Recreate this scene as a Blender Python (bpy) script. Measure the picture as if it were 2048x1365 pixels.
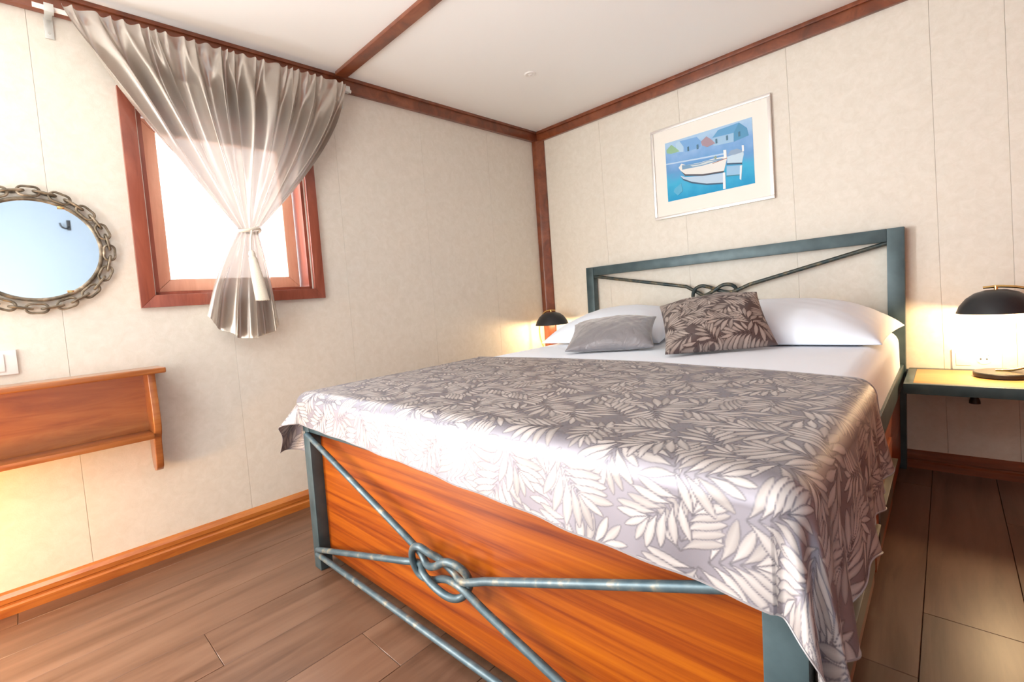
import bpy, bmesh, math, random
import numpy as np
from mathutils import Vector, Matrix
random.seed(7); rng = np.random.default_rng(11)
for o in list(bpy.data.objects): bpy.data.objects.remove(o)
SC = bpy.context.scene; COL = SC.collection
PI = math.pi

# ------------------------------------------------------------------ camera, world, lights, exposure
cd = bpy.data.cameras.new('camera'); cam = bpy.data.objects.new('camera', cd); COL.objects.link(cam); SC.camera = cam
fw = Vector((-0.69207385, 0.72059084, -0.04222113)); rt = Vector((0.7211366, 0.68767132, -0.08408424)); up = rt.cross(fw)
cam.matrix_world = Matrix(((rt.x, up.x, -fw.x, 2.2019), (rt.y, up.y, -fw.y, -2.7470), (rt.z, up.z, -fw.z, 0.9050), (0, 0, 0, 1)))
cd.sensor_width = 36; cd.lens = 925.97 * 36 / 2048; cd.shift_x = 13.9 / 2048; cd.shift_y = -39.8 / 2048; cd.clip_start = 0.02

W = bpy.data.worlds.new('daylight'); SC.world = W; W.use_nodes = True
W.node_tree.nodes['Background'].inputs[0].default_value = (0.93, 0.97, 1.0, 1)
W.node_tree.nodes['Background'].inputs[1].default_value = 9.0
SC.view_settings.view_transform = 'Standard'; SC.view_settings.look = 'None'; SC.view_settings.gamma = 1
SC.view_settings.use_curve_mapping = False; SC.view_settings.exposure = 0.30

def area(name, loc, direction, sx, sy, power, color):
    l = bpy.data.lights.new(name, 'AREA'); l.shape = 'RECTANGLE'; l.size = sx; l.size_y = sy; l.energy = power; l.color = color
    o = bpy.data.objects.new(name, l); COL.objects.link(o); o.location = loc
    o.rotation_euler = Vector(direction).to_track_quat('-Z', 'Y').to_euler(); return o
def bulb(name, loc, power, color, r=0.03):
    l = bpy.data.lights.new(name, 'POINT'); l.energy = power; l.color = color; l.shadow_soft_size = r
    o = bpy.data.objects.new(name, l); COL.objects.link(o); o.location = loc; return o
# daylight through the first window (fills its opening from outside); then an added light panel further along the same wall
area('daylight_window', (-0.34, -2.04, 1.42), (1, 0.15, -0.25), 0.62, 0.66, 12, (0.90, 0.95, 1.0))
area('added_left_fill', (-0.088, -3.62, 0.98), (1, 0.04, 0.0), 0.60, 1.55, 95, (0.90, 0.955, 1.0))
# added fill light behind the camera; no doorway is built there
area('added_rear_fill', (1.25, -3.93, 1.15), (0.15, 1, 0.25), 0.9, 1.6, 24, (0.90, 0.955, 1.0))
# added ceiling fill behind the camera, without a fitting
area('added_ceiling_fill', (1.35, -3.05, 2.10), (0, 0, -1), 0.5, 0.5, 6, (1.0, 0.93, 0.82))
bulb('lamp_bulb_glow', (2.335, -0.19, 0.69), 9, (1.0, 0.68, 0.36))
bulb('lamp_bulb_glow', (0.205, -0.19, 0.70), 5.5, (1.0, 0.66, 0.34))
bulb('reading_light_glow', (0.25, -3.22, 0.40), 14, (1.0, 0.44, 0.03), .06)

# ------------------------------------------------------------------ mesh helpers
class MB:
    def __init__(s): s.v = []; s.f = []
    def add(s, vs, fs):
        n = len(s.v); s.v += [tuple(p) for p in vs]; s.f += [tuple(n + i for i in f) for f in fs]; return s
    def box(s, x0, x1, y0, y1, z0, z1):
        x0, x1 = min(x0, x1), max(x0, x1); y0, y1 = min(y0, y1), max(y0, y1); z0, z1 = min(z0, z1), max(z0, z1)
        return s.add([(x0,y0,z0),(x1,y0,z0),(x1,y1,z0),(x0,y1,z0),(x0,y0,z1),(x1,y0,z1),(x1,y1,z1),(x0,y1,z1)],
              [(3,2,1,0),(4,5,6,7),(0,1,5,4),(1,2,6,5),(2,3,7,6),(3,0,4,7)])
    def prism(s, pts, axis, a, b):      # polygon in the two other axes, extruded from a to b
        n = len(pts)
        def P(p, t):
            q = list(p); q.insert(axis, t); return tuple(q)
        return s.add([P(p, a) for p in pts] + [P(p, b) for p in pts],
              [tuple(range(n))[::-1], tuple(range(n, 2*n))] + [(i, (i+1) % n, n + (i+1) % n, n + i) for i in range(n)])
    def lathe(s, prof, c, n=32, close=False):
        vs = []; fs = []; m = len(prof)
        for i in range(n):
            a = 2*PI*i/n
            for r, z in prof: vs.append((c[0] + r*math.cos(a), c[1] + r*math.sin(a), c[2] + z))
        for i in range(n):
            for j in range(m - (0 if close else 1)):
                k = (j+1) % m; i2 = (i+1) % n
                fs.append((i*m+j, i2*m+j, i2*m+k, i*m+k))
        return s.add(vs, fs)
    def tube(s, path, r, n=10, closed=False, cap=True):
        P = [Vector(p) for p in path]; N = len(P); rr = r if hasattr(r, '__len__') else [r]*N
        T = []
        for i in range(N):
            a = P[(i-1) % N] if (closed or i > 0) else P[i]; b = P[(i+1) % N] if (closed or i < N-1) else P[i]
            T.append((b - a).normalized())
        u = T[0].orthogonal().normalized(); vs = []; fs = []
        for i in range(N):
            u = (u - T[i]*u.dot(T[i])).normalized(); w = T[i].cross(u)
            for k in range(n):
                a = 2*PI*k/n; vs.append(P[i] + (u*math.cos(a) + w*math.sin(a))*rr[i])
        for i in range(N if closed else N-1):
            j = (i+1) % N
            for k in range(n): fs.append((i*n+k, i*n+(k+1) % n, j*n+(k+1) % n, j*n+k))
        if cap and not closed: fs += [tuple(range(n))[::-1], tuple(range((N-1)*n, N*n))]
        return s.add(vs, fs)
def spline(pts, closed=False, sub=8):
    P = [Vector(p) for p in pts]; N = len(P); out = []
    for i in range(N if closed else N-1):
        g = lambda k: P[k % N] if closed else P[max(0, min(N-1, k))]
        a, b, c, d = g(i-1), g(i), g(i+1), g(i+2)
        for j in range(sub):
            t = j/sub
            out.append(0.5*((2*b) + (c-a)*t + (2*a-5*b+4*c-d)*t*t + (3*b-a-3*c+d)*t**3))
    if not closed: out.append(P[-1])
    return out
WORG = {}
def thing(name, label, cat, loc, group=None):
    o = bpy.data.objects.new(name, None); COL.objects.link(o); o.location = loc; o.empty_display_size = 0.05
    o['label'] = label; o['category'] = cat
    if group: o['group'] = group
    WORG[o] = Vector(loc); return o
def obj(name, mb, mat, parent=None, loc=None, fmap=None, smooth=False, bevel=0, seg=2, label=None, cat=None, group=None, kind=None, angle=40):
    vs = mb.v
    if fmap: vs = [fmap(*p) for p in vs]
    org = Vector(loc) if loc is not None else (WORG[parent] if parent else Vector((0, 0, 0)))
    me = bpy.data.meshes.new(name); me.from_pydata([tuple(Vector(p) - org) for p in vs], [], mb.f)
    bm = bmesh.new(); bm.from_mesh(me); bmesh.ops.recalc_face_normals(bm, faces=bm.faces)
    if bevel: bmesh.ops.bevel(bm, geom=[e for e in bm.edges if e.calc_face_angle(0) > 0.6], offset=bevel, segments=seg, affect='EDGES', profile=0.6)
    bm.to_mesh(me); bm.free()
    if smooth or bevel: me.shade_smooth(); me.set_sharp_from_angle(angle=math.radians(angle))
    me.materials.append(mat)
    o = bpy.data.objects.new(name, me); COL.objects.link(o)
    if parent: o.parent = parent; o.location = org - WORG[parent]
    else: o.location = org
    WORG[o] = org
    if label: o['label'] = label
    if cat: o['category'] = cat
    if group: o['group'] = group
    if kind: o['kind'] = kind
    return o

# ------------------------------------------------------------------ materials
def M(name, color=(.5,.5,.5), rough=.5, metal=0., spec=.5, **k):
    m = bpy.data.materials.new(name); m.use_nodes = True; b = m.node_tree.nodes['Principled BSDF']
    b.inputs['Base Color'].default_value = (*color, 1); b.inputs['Roughness'].default_value = rough
    b.inputs['Metallic'].default_value = metal; b.inputs['Specular IOR Level'].default_value = spec
    for n, v in k.items(): b.inputs[n.replace('_', ' ')].default_value = v
    return m
def nd(m, t, **k):
    n = m.node_tree.nodes.new(t)
    for a, v in k.items(): setattr(n, a, v)
    return n
def lk(m, a, b): m.node_tree.links.new(a, b)
def pb(m): return m.node_tree.nodes['Principled BSDF']
def coords(m, scale=(1,1,1), rand=False, space='Object'):
    tc = nd(m, 'ShaderNodeTexCoord'); mp = nd(m, 'ShaderNodeMapping'); mp.inputs['Scale'].default_value = scale
    lk(m, tc.outputs[space], mp.inputs['Vector'])
    if rand:
        oi = nd(m, 'ShaderNodeObjectInfo'); ml = nd(m, 'ShaderNodeMath', operation='MULTIPLY'); ml.inputs[1].default_value = 37.
        lk(m, oi.outputs['Random'], ml.inputs[0]); lk(m, ml.outputs[0], mp.inputs['Location']); return mp.outputs[0], oi.outputs['Random']
    return mp.outputs[0], None
def ramp(m, fac, stops):
    r = nd(m, 'ShaderNodeValToRGB'); e = r.color_ramp.elements
    while len(e) < len(stops): e.new(.5)
    for i, (p, c) in enumerate(stops): e[i].position = p; e[i].color = (*c, 1)
    lk(m, fac, r.inputs[0]); return r.outputs[0]
def bump(m, h, strength=.2, dist=.002):
    b = nd(m, 'ShaderNodeBump'); b.inputs['Strength'].default_value = strength; b.inputs['Distance'].default_value = dist
    lk(m, h, b.inputs['Height']); lk(m, b.outputs[0], pb(m).inputs['Normal'])
def wood(name, stops, scale, rough=.3, rand=False, coat=0., tone=.25, detail=6, dist=1.2):
    m = M(name, rough=rough); v, rn = coords(m, scale, rand)
    n = nd(m, 'ShaderNodeTexNoise'); n.inputs['Scale'].default_value = 1; n.inputs['Detail'].default_value = detail; n.inputs['Distortion'].default_value = dist
    n.inputs['Roughness'].default_value = .62
    lk(m, v, n.inputs['Vector']); c = ramp(m, n.outputs['Fac'], stops)
    if rand:
        h = nd(m, 'ShaderNodeHueSaturation'); mr = nd(m, 'ShaderNodeMapRange'); mr.inputs['To Min'].default_value = 1-tone; mr.inputs['To Max'].default_value = 1+tone
        lk(m, rn, mr.inputs['Value']); lk(m, mr.outputs[0], h.inputs['Value']); lk(m, c, h.inputs['Color']); c = h.outputs[0]
    lk(m, c, pb(m).inputs['Base Color']); bump(m, n.outputs['Fac'], .08, .001)
    if coat: pb(m).inputs['Coat Weight'].default_value = coat; pb(m).inputs['Coat Roughness'].default_value = .12
    return m
def wallpaper(name, c1, c2):
    m = M(name, rough=.55, spec=.3); v, rn = coords(m, (1, 1, 1), True)
    n = nd(m, 'ShaderNodeTexNoise'); n.inputs['Scale'].default_value = 28; n.inputs['Detail'].default_value = 8; n.inputs['Roughness'].default_value = .7
    n.inputs['Distortion'].default_value = .6
    lk(m, v, n.inputs['Vector']); lk(m, ramp(m, n.outputs['Fac'], [(.35, c1), (.65, c2)]), pb(m).inputs['Base Color'])
    n2 = nd(m, 'ShaderNodeTexNoise'); n2.inputs['Scale'].default_value = 260; n2.inputs['Detail'].default_value = 3; lk(m, v, n2.inputs['Vector'])
    bump(m, n2.outputs['Fac'], .25, .001); return m
PAPER = wallpaper('wall_covering', (.735,.70,.615), (.80,.77,.695))
CEIL = M('ceiling_white', (.92,.93,.915), .5)
MAHOG = wood('mahogany_trim', [(.3,(.12,.032,.013)), (.5,(.20,.053,.02)), (.75,(.29,.09,.036))], (9, 9, 9), .3, coat=.4)
CASING = wood('window_casing_wood', [(.3,(.20,.05,.03)), (.6,(.32,.09,.055)), (.8,(.38,.12,.07))], (20, 20, 3), .3, coat=.3)
SASH_GLOW = wood('sash_wood_with_glow', [(.3,(.66,.36,.24)), (.7,(.78,.47,.33))], (20, 20, 3), .4)  # wood made paler: the window's bright glow is put into the colour
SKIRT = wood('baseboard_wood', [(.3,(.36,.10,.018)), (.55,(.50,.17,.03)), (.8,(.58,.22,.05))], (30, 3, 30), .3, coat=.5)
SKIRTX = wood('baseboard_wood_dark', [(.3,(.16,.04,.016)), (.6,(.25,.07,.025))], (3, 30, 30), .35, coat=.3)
SHELFW = wood('shelf_wood', [(.3,(.25,.075,.018)), (.5,(.35,.12,.03)), (.75,(.44,.175,.05))], (22, 2.2, 22), .28, coat=.5)
PANELW = wood('footboard_wood', [(.30,(.13,.017,.001)), (.42,(.23,.040,.001)), (.56,(.33,.073,.002)), (.72,(.42,.110,.003))], (1.1, 20, 44), .42, coat=.05, dist=.45)
pb(PANELW).inputs['Specular IOR Level'].default_value = .3
SIDEW = wood('bed_side_wood', [(.3,(.20,.05,.015)), (.6,(.36,.10,.03))], (20, 1.6, 20), .35)
PLANK = wood('floor_plank', [(.30,(.085,.041,.022)), (.42,(.125,.064,.037)), (.55,(.160,.086,.052)), (.75,(.195,.112,.070))], (15, 1.7, 15), .34, rand=True, tone=.08, dist=.5)
DARKGAP = M('floor_joint', (.09,.055,.035), .8)
STEEL = M('painted_steel', (.055,.085,.095), .38, .25)
v_, _ = coords(STEEL, (1,1,1)); n_ = nd(STEEL, 'ShaderNodeTexNoise'); n_.inputs['Scale'].default_value = 14; n_.inputs['Detail'].default_value = 5
lk(STEEL, v_, n_.inputs['Vector']); lk(STEEL, ramp(STEEL, n_.outputs['Fac'], [(.3,(.040,.070,.080)), (.7,(.075,.120,.135))]), pb(STEEL).inputs['Base Color'])
def rubbed(name, c1, c2, c3):
    m = M(name, c1, .42, .3, .4); v, _ = coords(m, (1,1,1)); n = nd(m, 'ShaderNodeTexNoise'); n.inputs['Scale'].default_value = 30; n.inputs['Detail'].default_value = 6
    lk(m, v, n.inputs['Vector']); lk(m, ramp(m, n.outputs['Fac'], [(.40, c1), (.58, c2), (.72, c3)]), pb(m).inputs['Base Color']); bump(m, n.outputs['Fac'], .2, .001); return m
ROD = rubbed('rubbed_steel_rod', (.06,.10,.12), (.095,.135,.15), (.28,.25,.18))
RODH = rubbed('dark_rubbed_rod', (.035,.055,.06), (.09,.09,.07), (.25,.19,.10))
CHAIN = rubbed('antique_chain', (.10,.08,.055), (.24,.20,.145), (.50,.42,.32))
SHEET = M('white_sheet', (.79,.86,.96), .7, **{'Sheen_Weight': .2})
SILVER = M('silver_frame', (.82,.80,.78), .3, .6)
MATB = M('picture_mount', (.87,.86,.80), .7)
WHITEP = M('white_plastic', (.85,.84,.81), .35)
BLACK = M('black_enamel', (.018,.02,.024), .38)
BRASS = M('polished_brass', (.80,.56,.22), .2, 1.)
CREAMT = M('cream_tassel', (.80,.76,.66), .7)
ALU = M('aluminium', (.62,.64,.62), .4, .6)
GLASSM = M('mirror_glass', (.80,.86,.92), .02, 1.)
DOORP = M('pale_door_paint', (.34,.42,.50), .45)
BLACKP = M('black_plastic', (.02,.02,.02), .4)
NTOP = wood('nightstand_wood', [(.3,(.48,.22,.07)), (.6,(.62,.32,.11)), (.8,(.7,.38,.15))], (3, 24, 24), .35)
SCREW = M('screw', (.6,.6,.56), .35, .8)
GREYSATIN = M('grey_satin', (.25,.24,.255), .32, .35, **{'Sheen_Weight': .5})
v_, _ = coords(GREYSATIN); n_ = nd(GREYSATIN, 'ShaderNodeTexNoise'); n_.inputs['Scale'].default_value = 14; n_.inputs['Detail'].default_value = 4; n_.inputs['Distortion'].default_value = 1.5; lk(GREYSATIN, v_, n_.inputs['Vector']); bump(GREYSATIN, n_.outputs['Fac'], .5, .012)
# curtain: satin front that lets daylight through
CURT = bpy.data.materials.new('curtain_satin'); CURT.use_nodes = True
b_ = pb(CURT); b_.inputs['Base Color'].default_value = (.50,.46,.41,1); b_.inputs['Roughness'].default_value = .27; b_.inputs['Metallic'].default_value = .65
t_ = nd(CURT, 'ShaderNodeBsdfTranslucent'); t_.inputs[0].default_value = (.95,.90,.86,1)
x_ = nd(CURT, 'ShaderNodeMixShader'); x_.inputs[0].default_value = .035
tp_ = nd(CURT, 'ShaderNodeBsdfTransparent'); tp_.inputs[0].default_value = (1.,.78,.69,1)      # open weave
y_ = nd(CURT, 'ShaderNodeMixShader'); y_.inputs[0].default_value = .055
lk(CURT, b_.outputs[0], x_.inputs[1]); lk(CURT, t_.outputs[0], x_.inputs[2]); lk(CURT, x_.outputs[0], y_.inputs[1]); lk(CURT, tp_.outputs[0], y_.inputs[2])
lk(CURT, y_.outputs[0], CURT.node_tree.nodes['Material Output'].inputs[0])
PANE = bpy.data.materials.new('window_glass'); PANE.use_nodes = True
g_ = nd(PANE, 'ShaderNodeBsdfGlossy'); g_.inputs['Roughness'].default_value = .02; tr_ = nd(PANE, 'ShaderNodeBsdfTransparent')
mx_ = nd(PANE, 'ShaderNodeMixShader'); mx_.inputs[0].default_value = .13
lk(PANE, tr_.outputs[0], mx_.inputs[1]); lk(PANE, g_.outputs[0], mx_.inputs[2]); lk(PANE, mx_.outputs[0], PANE.node_tree.nodes['Material Output'].inputs[0])

# jacquard: woven leaf sprays, drawn once into arrays and carried by the cloth meshes as attributes
T = 1024; TS = 0.80
tm = np.zeros((T, T), np.float32); tt = np.zeros((T, T), np.float32)
def leaf(cx, cy, ang, L, wd, curve, tint):
    R = int((L*1.25)/TS*T) + 3; ix = int(cx/TS*T); iy = int(cy/TS*T)
    gx, gy = np.meshgrid(np.arange(ix-R, ix+R), np.arange(iy-R, iy+R))
    px = (gx+.5)*TS/T - cx; py = (gy+.5)*TS/T - cy
    a = px*math.cos(ang) + py*math.sin(ang); b = -px*math.sin(ang) + py*math.cos(ang)
    s = a/L; inside = (s > 0) & (s < 1); s = np.clip(s, 0, 1)
    c = curve*L*(s**1.8); prof = wd*np.sin(PI*s**1.35)**0.8*(.35+.65*np.clip(s*2.2,0,1)) + 1e-5; d = np.abs(b - c)/np.sqrt(1+(1.8*curve*s**.8)**2)
    e = prof - d; out = inside & (e > -0.0016); inn = np.clip(e/0.0009, 0, 1)*inside
    yy = gy[out] % T; xx = gx[out] % T
    tm[yy, xx] = inn[out]; tt[yy, xx] = (tint*(0.86 + 0.26*np.clip(1 - d/prof, 0, 1) - .18*s) + .05*np.sin((b-c)*3400))[out]
def spray(cx, cy, ang, L, bend, n, sc):
    items = []
    for i in range(n):
        s = (i+.3)/n; a = ang + bend*s
        x = cx + L*s*math.cos(ang + bend*s*.5); y = cy + L*s*math.sin(ang + bend*s*.5)
        for side in (-1, 1):
            l = (.052 + .048*math.sin(PI*(.25+.62*s)))*sc*random.uniform(.9, 1.1)
            items.append((x, y, a + side*(.70 - .46*s), l, l*.118, side*(.36 - .2*s) + bend*.12, random.uniform(.70, 1.0)))
    items.append((x, y, a, .078*sc, .0085*sc, bend*.2, .95))
    for it in items[::1]: leaf(*it)
cov = np.zeros((T, T), np.float32); pts = []
foot = [(u_, w_) for u_ in (.0, .04, .08, .12, .155) for w_ in (-.055, -.02, .02, .055) if not (u_ in (.0, .155) and abs(w_) > .03)]
for k in range(64):
    best = None
    for _ in range(160):
        x, y, a = random.uniform(0, TS), random.uniform(0, TS), random.uniform(0, 2*PI); c_, s_ = math.cos(a), math.sin(a)
        sc_ = sum(tm[int((y + u_*s_ + w_*c_)/TS*T) % T, int((x + u_*c_ - w_*s_)/TS*T) % T] > .5 or tt[int((y + u_*s_ + w_*c_)/TS*T) % T, int((x + u_*c_ - w_*s_)/TS*T) % T] > 0 for u_, w_ in foot)
        if best is None or sc_ < best[0]: best = (sc_, x, y, a)
    if k > 24 and best[0] > 7: break
    pts.append(best); spray(best[1], best[2], best[3], .105, random.choice((-1, 1))*random.uniform(.2, .8), 5, random.uniform(.9, 1.12) if k < 40 else .75)
for A_ in (tm, tt): A_[:] = (A_ + .6*(np.roll(A_,1,0)+np.roll(A_,-1,0)+np.roll(A_,1,1)+np.roll(A_,-1,1)))/3.4
def jac_attr(me, uv):
    uv = uv*1.38
    x = (uv[:, 0]/TS*T) % T; y = (uv[:, 1]/TS*T) % T; x0 = np.floor(x).astype(int) % T; y0 = np.floor(y).astype(int) % T
    x1 = (x0+1) % T; y1 = (y0+1) % T; fx = x - np.floor(x); fy = y - np.floor(y)
    smp = lambda A: (A[y0,x0]*(1-fx)*(1-fy) + A[y0,x1]*fx*(1-fy) + A[y1,x0]*(1-fx)*fy + A[y1,x1]*fx*fy)
    c = np.ones((len(uv), 4), np.float32); c[:, 0] = smp(tm); c[:, 1] = smp(tt)
    a = me.color_attributes.new('weave', 'FLOAT_COLOR', 'POINT'); a.data.foreach_set('color', c.ravel())
def jacquard(name, g, l1, l2):
    m = M(name, rough=.35); at = nd(m, 'ShaderNodeAttribute', attribute_name='weave'); sp = nd(m, 'ShaderNodeSeparateColor'); lk(m, at.outputs['Color'], sp.inputs[0])
    lc = ramp(m, sp.outputs[1], [(.45, l1), (1., l2)])
    mx = nd(m, 'ShaderNodeMix', data_type='RGBA'); mx.inputs[6].default_value = (*g, 1); lk(m, sp.outputs[0], mx.inputs[0]); lk(m, lc, mx.inputs[7])
    iv = nd(m, 'ShaderNodeMath', operation='SUBTRACT'); iv.inputs[0].default_value = 1; lk(m, sp.outputs[0], iv.inputs[1])
    ol = nd(m, 'ShaderNodeMath', operation='MULTIPLY'); ol.use_clamp = True; lk(m, iv.outputs[0], ol.inputs[0]); lk(m, sp.outputs[1], ol.inputs[1])
    mo = nd(m, 'ShaderNodeMix', data_type='RGBA'); mo.inputs[7].default_value = tuple(c*.45 for c in g) + (1,)
    lk(m, ol.outputs[0], mo.inputs[0]); lk(m, mx.outputs[2], mo.inputs[6]); lk(m, mo.outputs[2], pb(m).inputs['Base Color'])
    def mr(lo, hi, name):
        r = nd(m, 'ShaderNodeMapRange'); r.inputs['To Min'].default_value = lo; r.inputs['To Max'].default_value = hi
        lk(m, sp.outputs[0], r.inputs['Value']); lk(m, r.outputs[0], pb(m).inputs[name])
    mr(.50, .52, 'Roughness'); mr(.8, .3, 'Metallic'); bump(m, sp.outputs[0], .12, .001); return m
JAC = jacquard('jacquard_silver', (.285,.27,.305), (.25,.225,.215), (.53,.49,.475))
JACB = jacquard('jacquard_brown', (.15,.12,.12), (.20,.165,.15), (.46,.39,.35))

# ------------------------------------------------------------------ the setting
ZC = 2.12
WM = lambda o, y, z: (0.0373*y + 0.0168*z + o, y, z)       # the hull wall leans and tapers a little; o = distance into the room
XR, YF = 2.78, -4.0
def struct(name, mb, mat, **k): return obj(name, mb, mat, kind='structure', **k)
def panel_wall(name, cells, hide, fmap=None, mat=None):
    mat = mat or PAPER; root = struct(name, hide, mat, fmap=fmap)
    for mb in cells: obj('wall_panel', mb, mat, root, fmap=fmap, bevel=.0006, seg=1)
# hull wall with the window opening (y -2.365..-1.745, z 1.04..1.79)
WY0, WY1, WZ0, WZ1 = -2.365, -1.745, 1.045, 1.795
G = .0003
ys = [-4.0, -3.70, -3.17, -2.64, -2.105, -1.56, -1.03, -.50, 0.0]
hide = MB().box(-.06, -.014, -4.02, WY0, 0, ZC).box(-.06, -.014, WY1, .02, 0, ZC).box(-.06, -.014, WY0, WY1, 0, WZ0).box(-.06, -.014, WY0, WY1, WZ1, ZC)
cells = []
def cut(a, b, z0, z1, mb): 
    if b - a > .004 and z1 - z0 > .004: mb.box(-.0135, 0, a, b, z0, z1)
for a, b in zip(ys, ys[1:]):
    a += G; b -= G; mb = MB()
    if a < WY0 < b:   pts = [(a,0),(b,0),(b,WZ0),(WY0,WZ0),(WY0,WZ1),(b,WZ1),(b,ZC),(a,ZC)]
    elif a < WY1 < b: pts = [(a,0),(b,0),(b,ZC),(a,ZC),(a,WZ1),(WY1,WZ1),(WY1,WZ0),(a,WZ0)]
    else: pts = [(a,0),(b,0),(b,ZC),(a,ZC)]
    mb.prism(pts, 0, -.0135, 0); cells.append(mb)
panel_wall('wall_left', cells, hide, WM)
# headboard wall
xs = [-.02, .04, .57, 1.105, 1.655, 2.18, 2.395, XR]
hide = MB().box(-.3, XR+.06, .014, .06, 0, ZC); cells = [MB().box(a+G, b-G, 0, .0135, 0, ZC) for a, b in zip(xs, xs[1:])]
panel_wall('wall_back', cells, hide)
# right wall (behind the picture edge, seen in the mirror) and wall behind the camera
xs = [-4.0, -3.5, -2.95, -2.25, -1.7, -1.1, -.55, 0]
hide = MB().box(XR+.014, XR+.06, -4.02, .06, 0, ZC)
cells = [MB().box(XR, XR+.0135, a+G, b-G, 0, ZC) for a, b in zip(xs, xs[1:])]
panel_wall('wall_right', cells, hide, mat=SIDEW)  # dark wood finish added to darken the bed's right side
xs = [-.2, .35, .9, 1.45, 2.0, XR]
hide = MB().box(-.3, XR+.06, YF-.06, YF-.014, 0, ZC); cells = [MB().box(a+G, b-G, YF-.0135, YF, 0, ZC) for a, b in zip(xs, xs[1:])]
panel_wall('wall_front', cells, hide)
ceiling = struct('ceiling', MB().box(-.3, XR+.06, YF-.06, .06, ZC, ZC+.05), CEIL)
# floor planks
floor = struct('floor', MB().box(-.3, XR+.06, YF-.06, .06, -.05, -.0085), DARKGAP)
PW, PL = .193, 1.22
me0 = None
for i in range(-2, 17):
    x0 = 2.128 - .193*11 + PW*(i-1)
    off = {12: -1.19 % PL}.get(i, random.uniform(0, PL)); off = off if i != 12 else (-1.185) % PL
    k = -4
    for k in range(-5, 2):
        y0 = k*PL + off; y1 = y0 + PL
        if y1 < YF or y0 > .02 or x0 > XR or x0+PW < -.25: continue
        a, b = max(y0, YF), min(y1, .02); xa, xb = max(x0, -.25), min(x0+PW, XR)
        if b - a < .02 or xb - xa < .01: continue
        obj('floor_plank', MB().box(xa+.0006, xb-.0006, a+.0006, b-.0006, -.008, random.uniform(-.0004, 0)), PLANK, floor, loc=((xa+xb)/2, (a+b)/2, 0), bevel=.0009, seg=1)
# trims: crown strips, corner post, beam, baseboards
t = struct('trim_1', MB().box(0, .028, -4.0, -.0, 2.048, ZC), MAHOG, fmap=WM, bevel=.004)
obj('edge_strip', MB().box(.028, .036, -3.95, -.04, 2.104, ZC), MAHOG, t, fmap=WM, bevel=.002)
t = struct('trim_2', MB().box(.05, XR, -.024, 0, 2.048, ZC), MAHOG, bevel=.004)
obj('edge_strip', MB().box(.07, XR, -.034, -.024, 2.10, ZC), MAHOG, t, bevel=.002)
struct('trim_3', MB().prism([(.0,0),(.078,0),(.078,-.014),(.052,-.03),(.036,-.048),(.03,-.05),(0,-.052)][::-1], 2, 0, 2.05), MAHOG, fmap=lambda x,y,z:(x+.0168*z, y, z), bevel=.003)
struct('trim_4', MB().box(.03, XR, -1.556, -1.496, ZC-.018, ZC), MAHOG, bevel=.003)
struct('trim_5', MB().box(XR-.025, XR, YF, 0, 2.048, ZC), MAHOG, bevel=.004)
struct('trim_6', MB().box(-.12, XR, YF, YF+.025, 2.048, ZC), MAHOG, bevel=.004)
bp = [(0,0),(.024,0),(.024,.028),(.017,.034),(.017,.040),(.021,.044),(.021,.060),(.012,.072),(0,.078)]
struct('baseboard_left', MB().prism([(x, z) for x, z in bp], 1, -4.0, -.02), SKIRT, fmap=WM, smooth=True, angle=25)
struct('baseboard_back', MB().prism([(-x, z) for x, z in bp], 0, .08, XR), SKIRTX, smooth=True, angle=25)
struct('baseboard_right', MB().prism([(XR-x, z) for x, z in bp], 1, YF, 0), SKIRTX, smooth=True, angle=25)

# ------------------------------------------------------------------ window
def strip_frame(o0, o1, y0, y1, z0, z1, w, wb=None, miter=True):
    wb = wb or w; out = []
    out.append(MB().prism([(y0,z0),(y0,z1),(y0+w,z1-w),(y0+w,z0+wb)], 0, o0, o1))
    out.append(MB().prism([(y1,z0),(y1-w,z0+wb),(y1-w,z1-w),(y1,z1)], 0, o0, o1))
    out.append(MB().prism([(y0,z0),(y0+w,z0+wb),(y1-w,z0+wb),(y1,z0)], 0, o0, o1))
    out.append(MB().prism([(y0,z1),(y1,z1),(y1-w,z1-w),(y0+w,z1-w)], 0, o0, o1))
    return out
win = struct('window_1', MB().box(-.135, -.001, WY0, WY0+.014, WZ0, WZ1).box(-.135, -.001, WY1-.014, WY1, WZ0, WZ1)
             .box(-.135, -.001, WY0, WY1, WZ0, WZ0+.014).box(-.135, -.001, WY0, WY1, WZ1-.014, WZ1), CASING, fmap=WM)
for mb in strip_frame(.0, .020, -2.418, -1.692, .998, 1.845, .048): obj('casing_board', mb, CASING, win, fmap=WM, bevel=.002)
for mb in strip_frame(-.125, -.088, WY0+.02, WY1-.02, WZ0+.02, WZ1-.02, .052): obj('sash_rail', mb, SASH_GLOW, win, fmap=WM, bevel=.004)
obj('window_pane', MB().box(-.110, -.104, WY0+.06, WY1-.06, WZ0+.06, WZ1-.06), PANE, win, fmap=WM)
# made-up glazed door behind the added light panel, same wall, beyond the frame
w2 = struct('added_glazed_door', MB().box(.002, .008, -3.95, -3.29, .14, 1.82), M('added_door_blind', (.85,.85,.83), .6), fmap=WM)
for mb in strip_frame(.0, .020, -3.99, -3.25, .0, 1.88, .045, .15): obj('added_door_stile', mb, CASING, w2, fmap=WM, bevel=.002)
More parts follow.
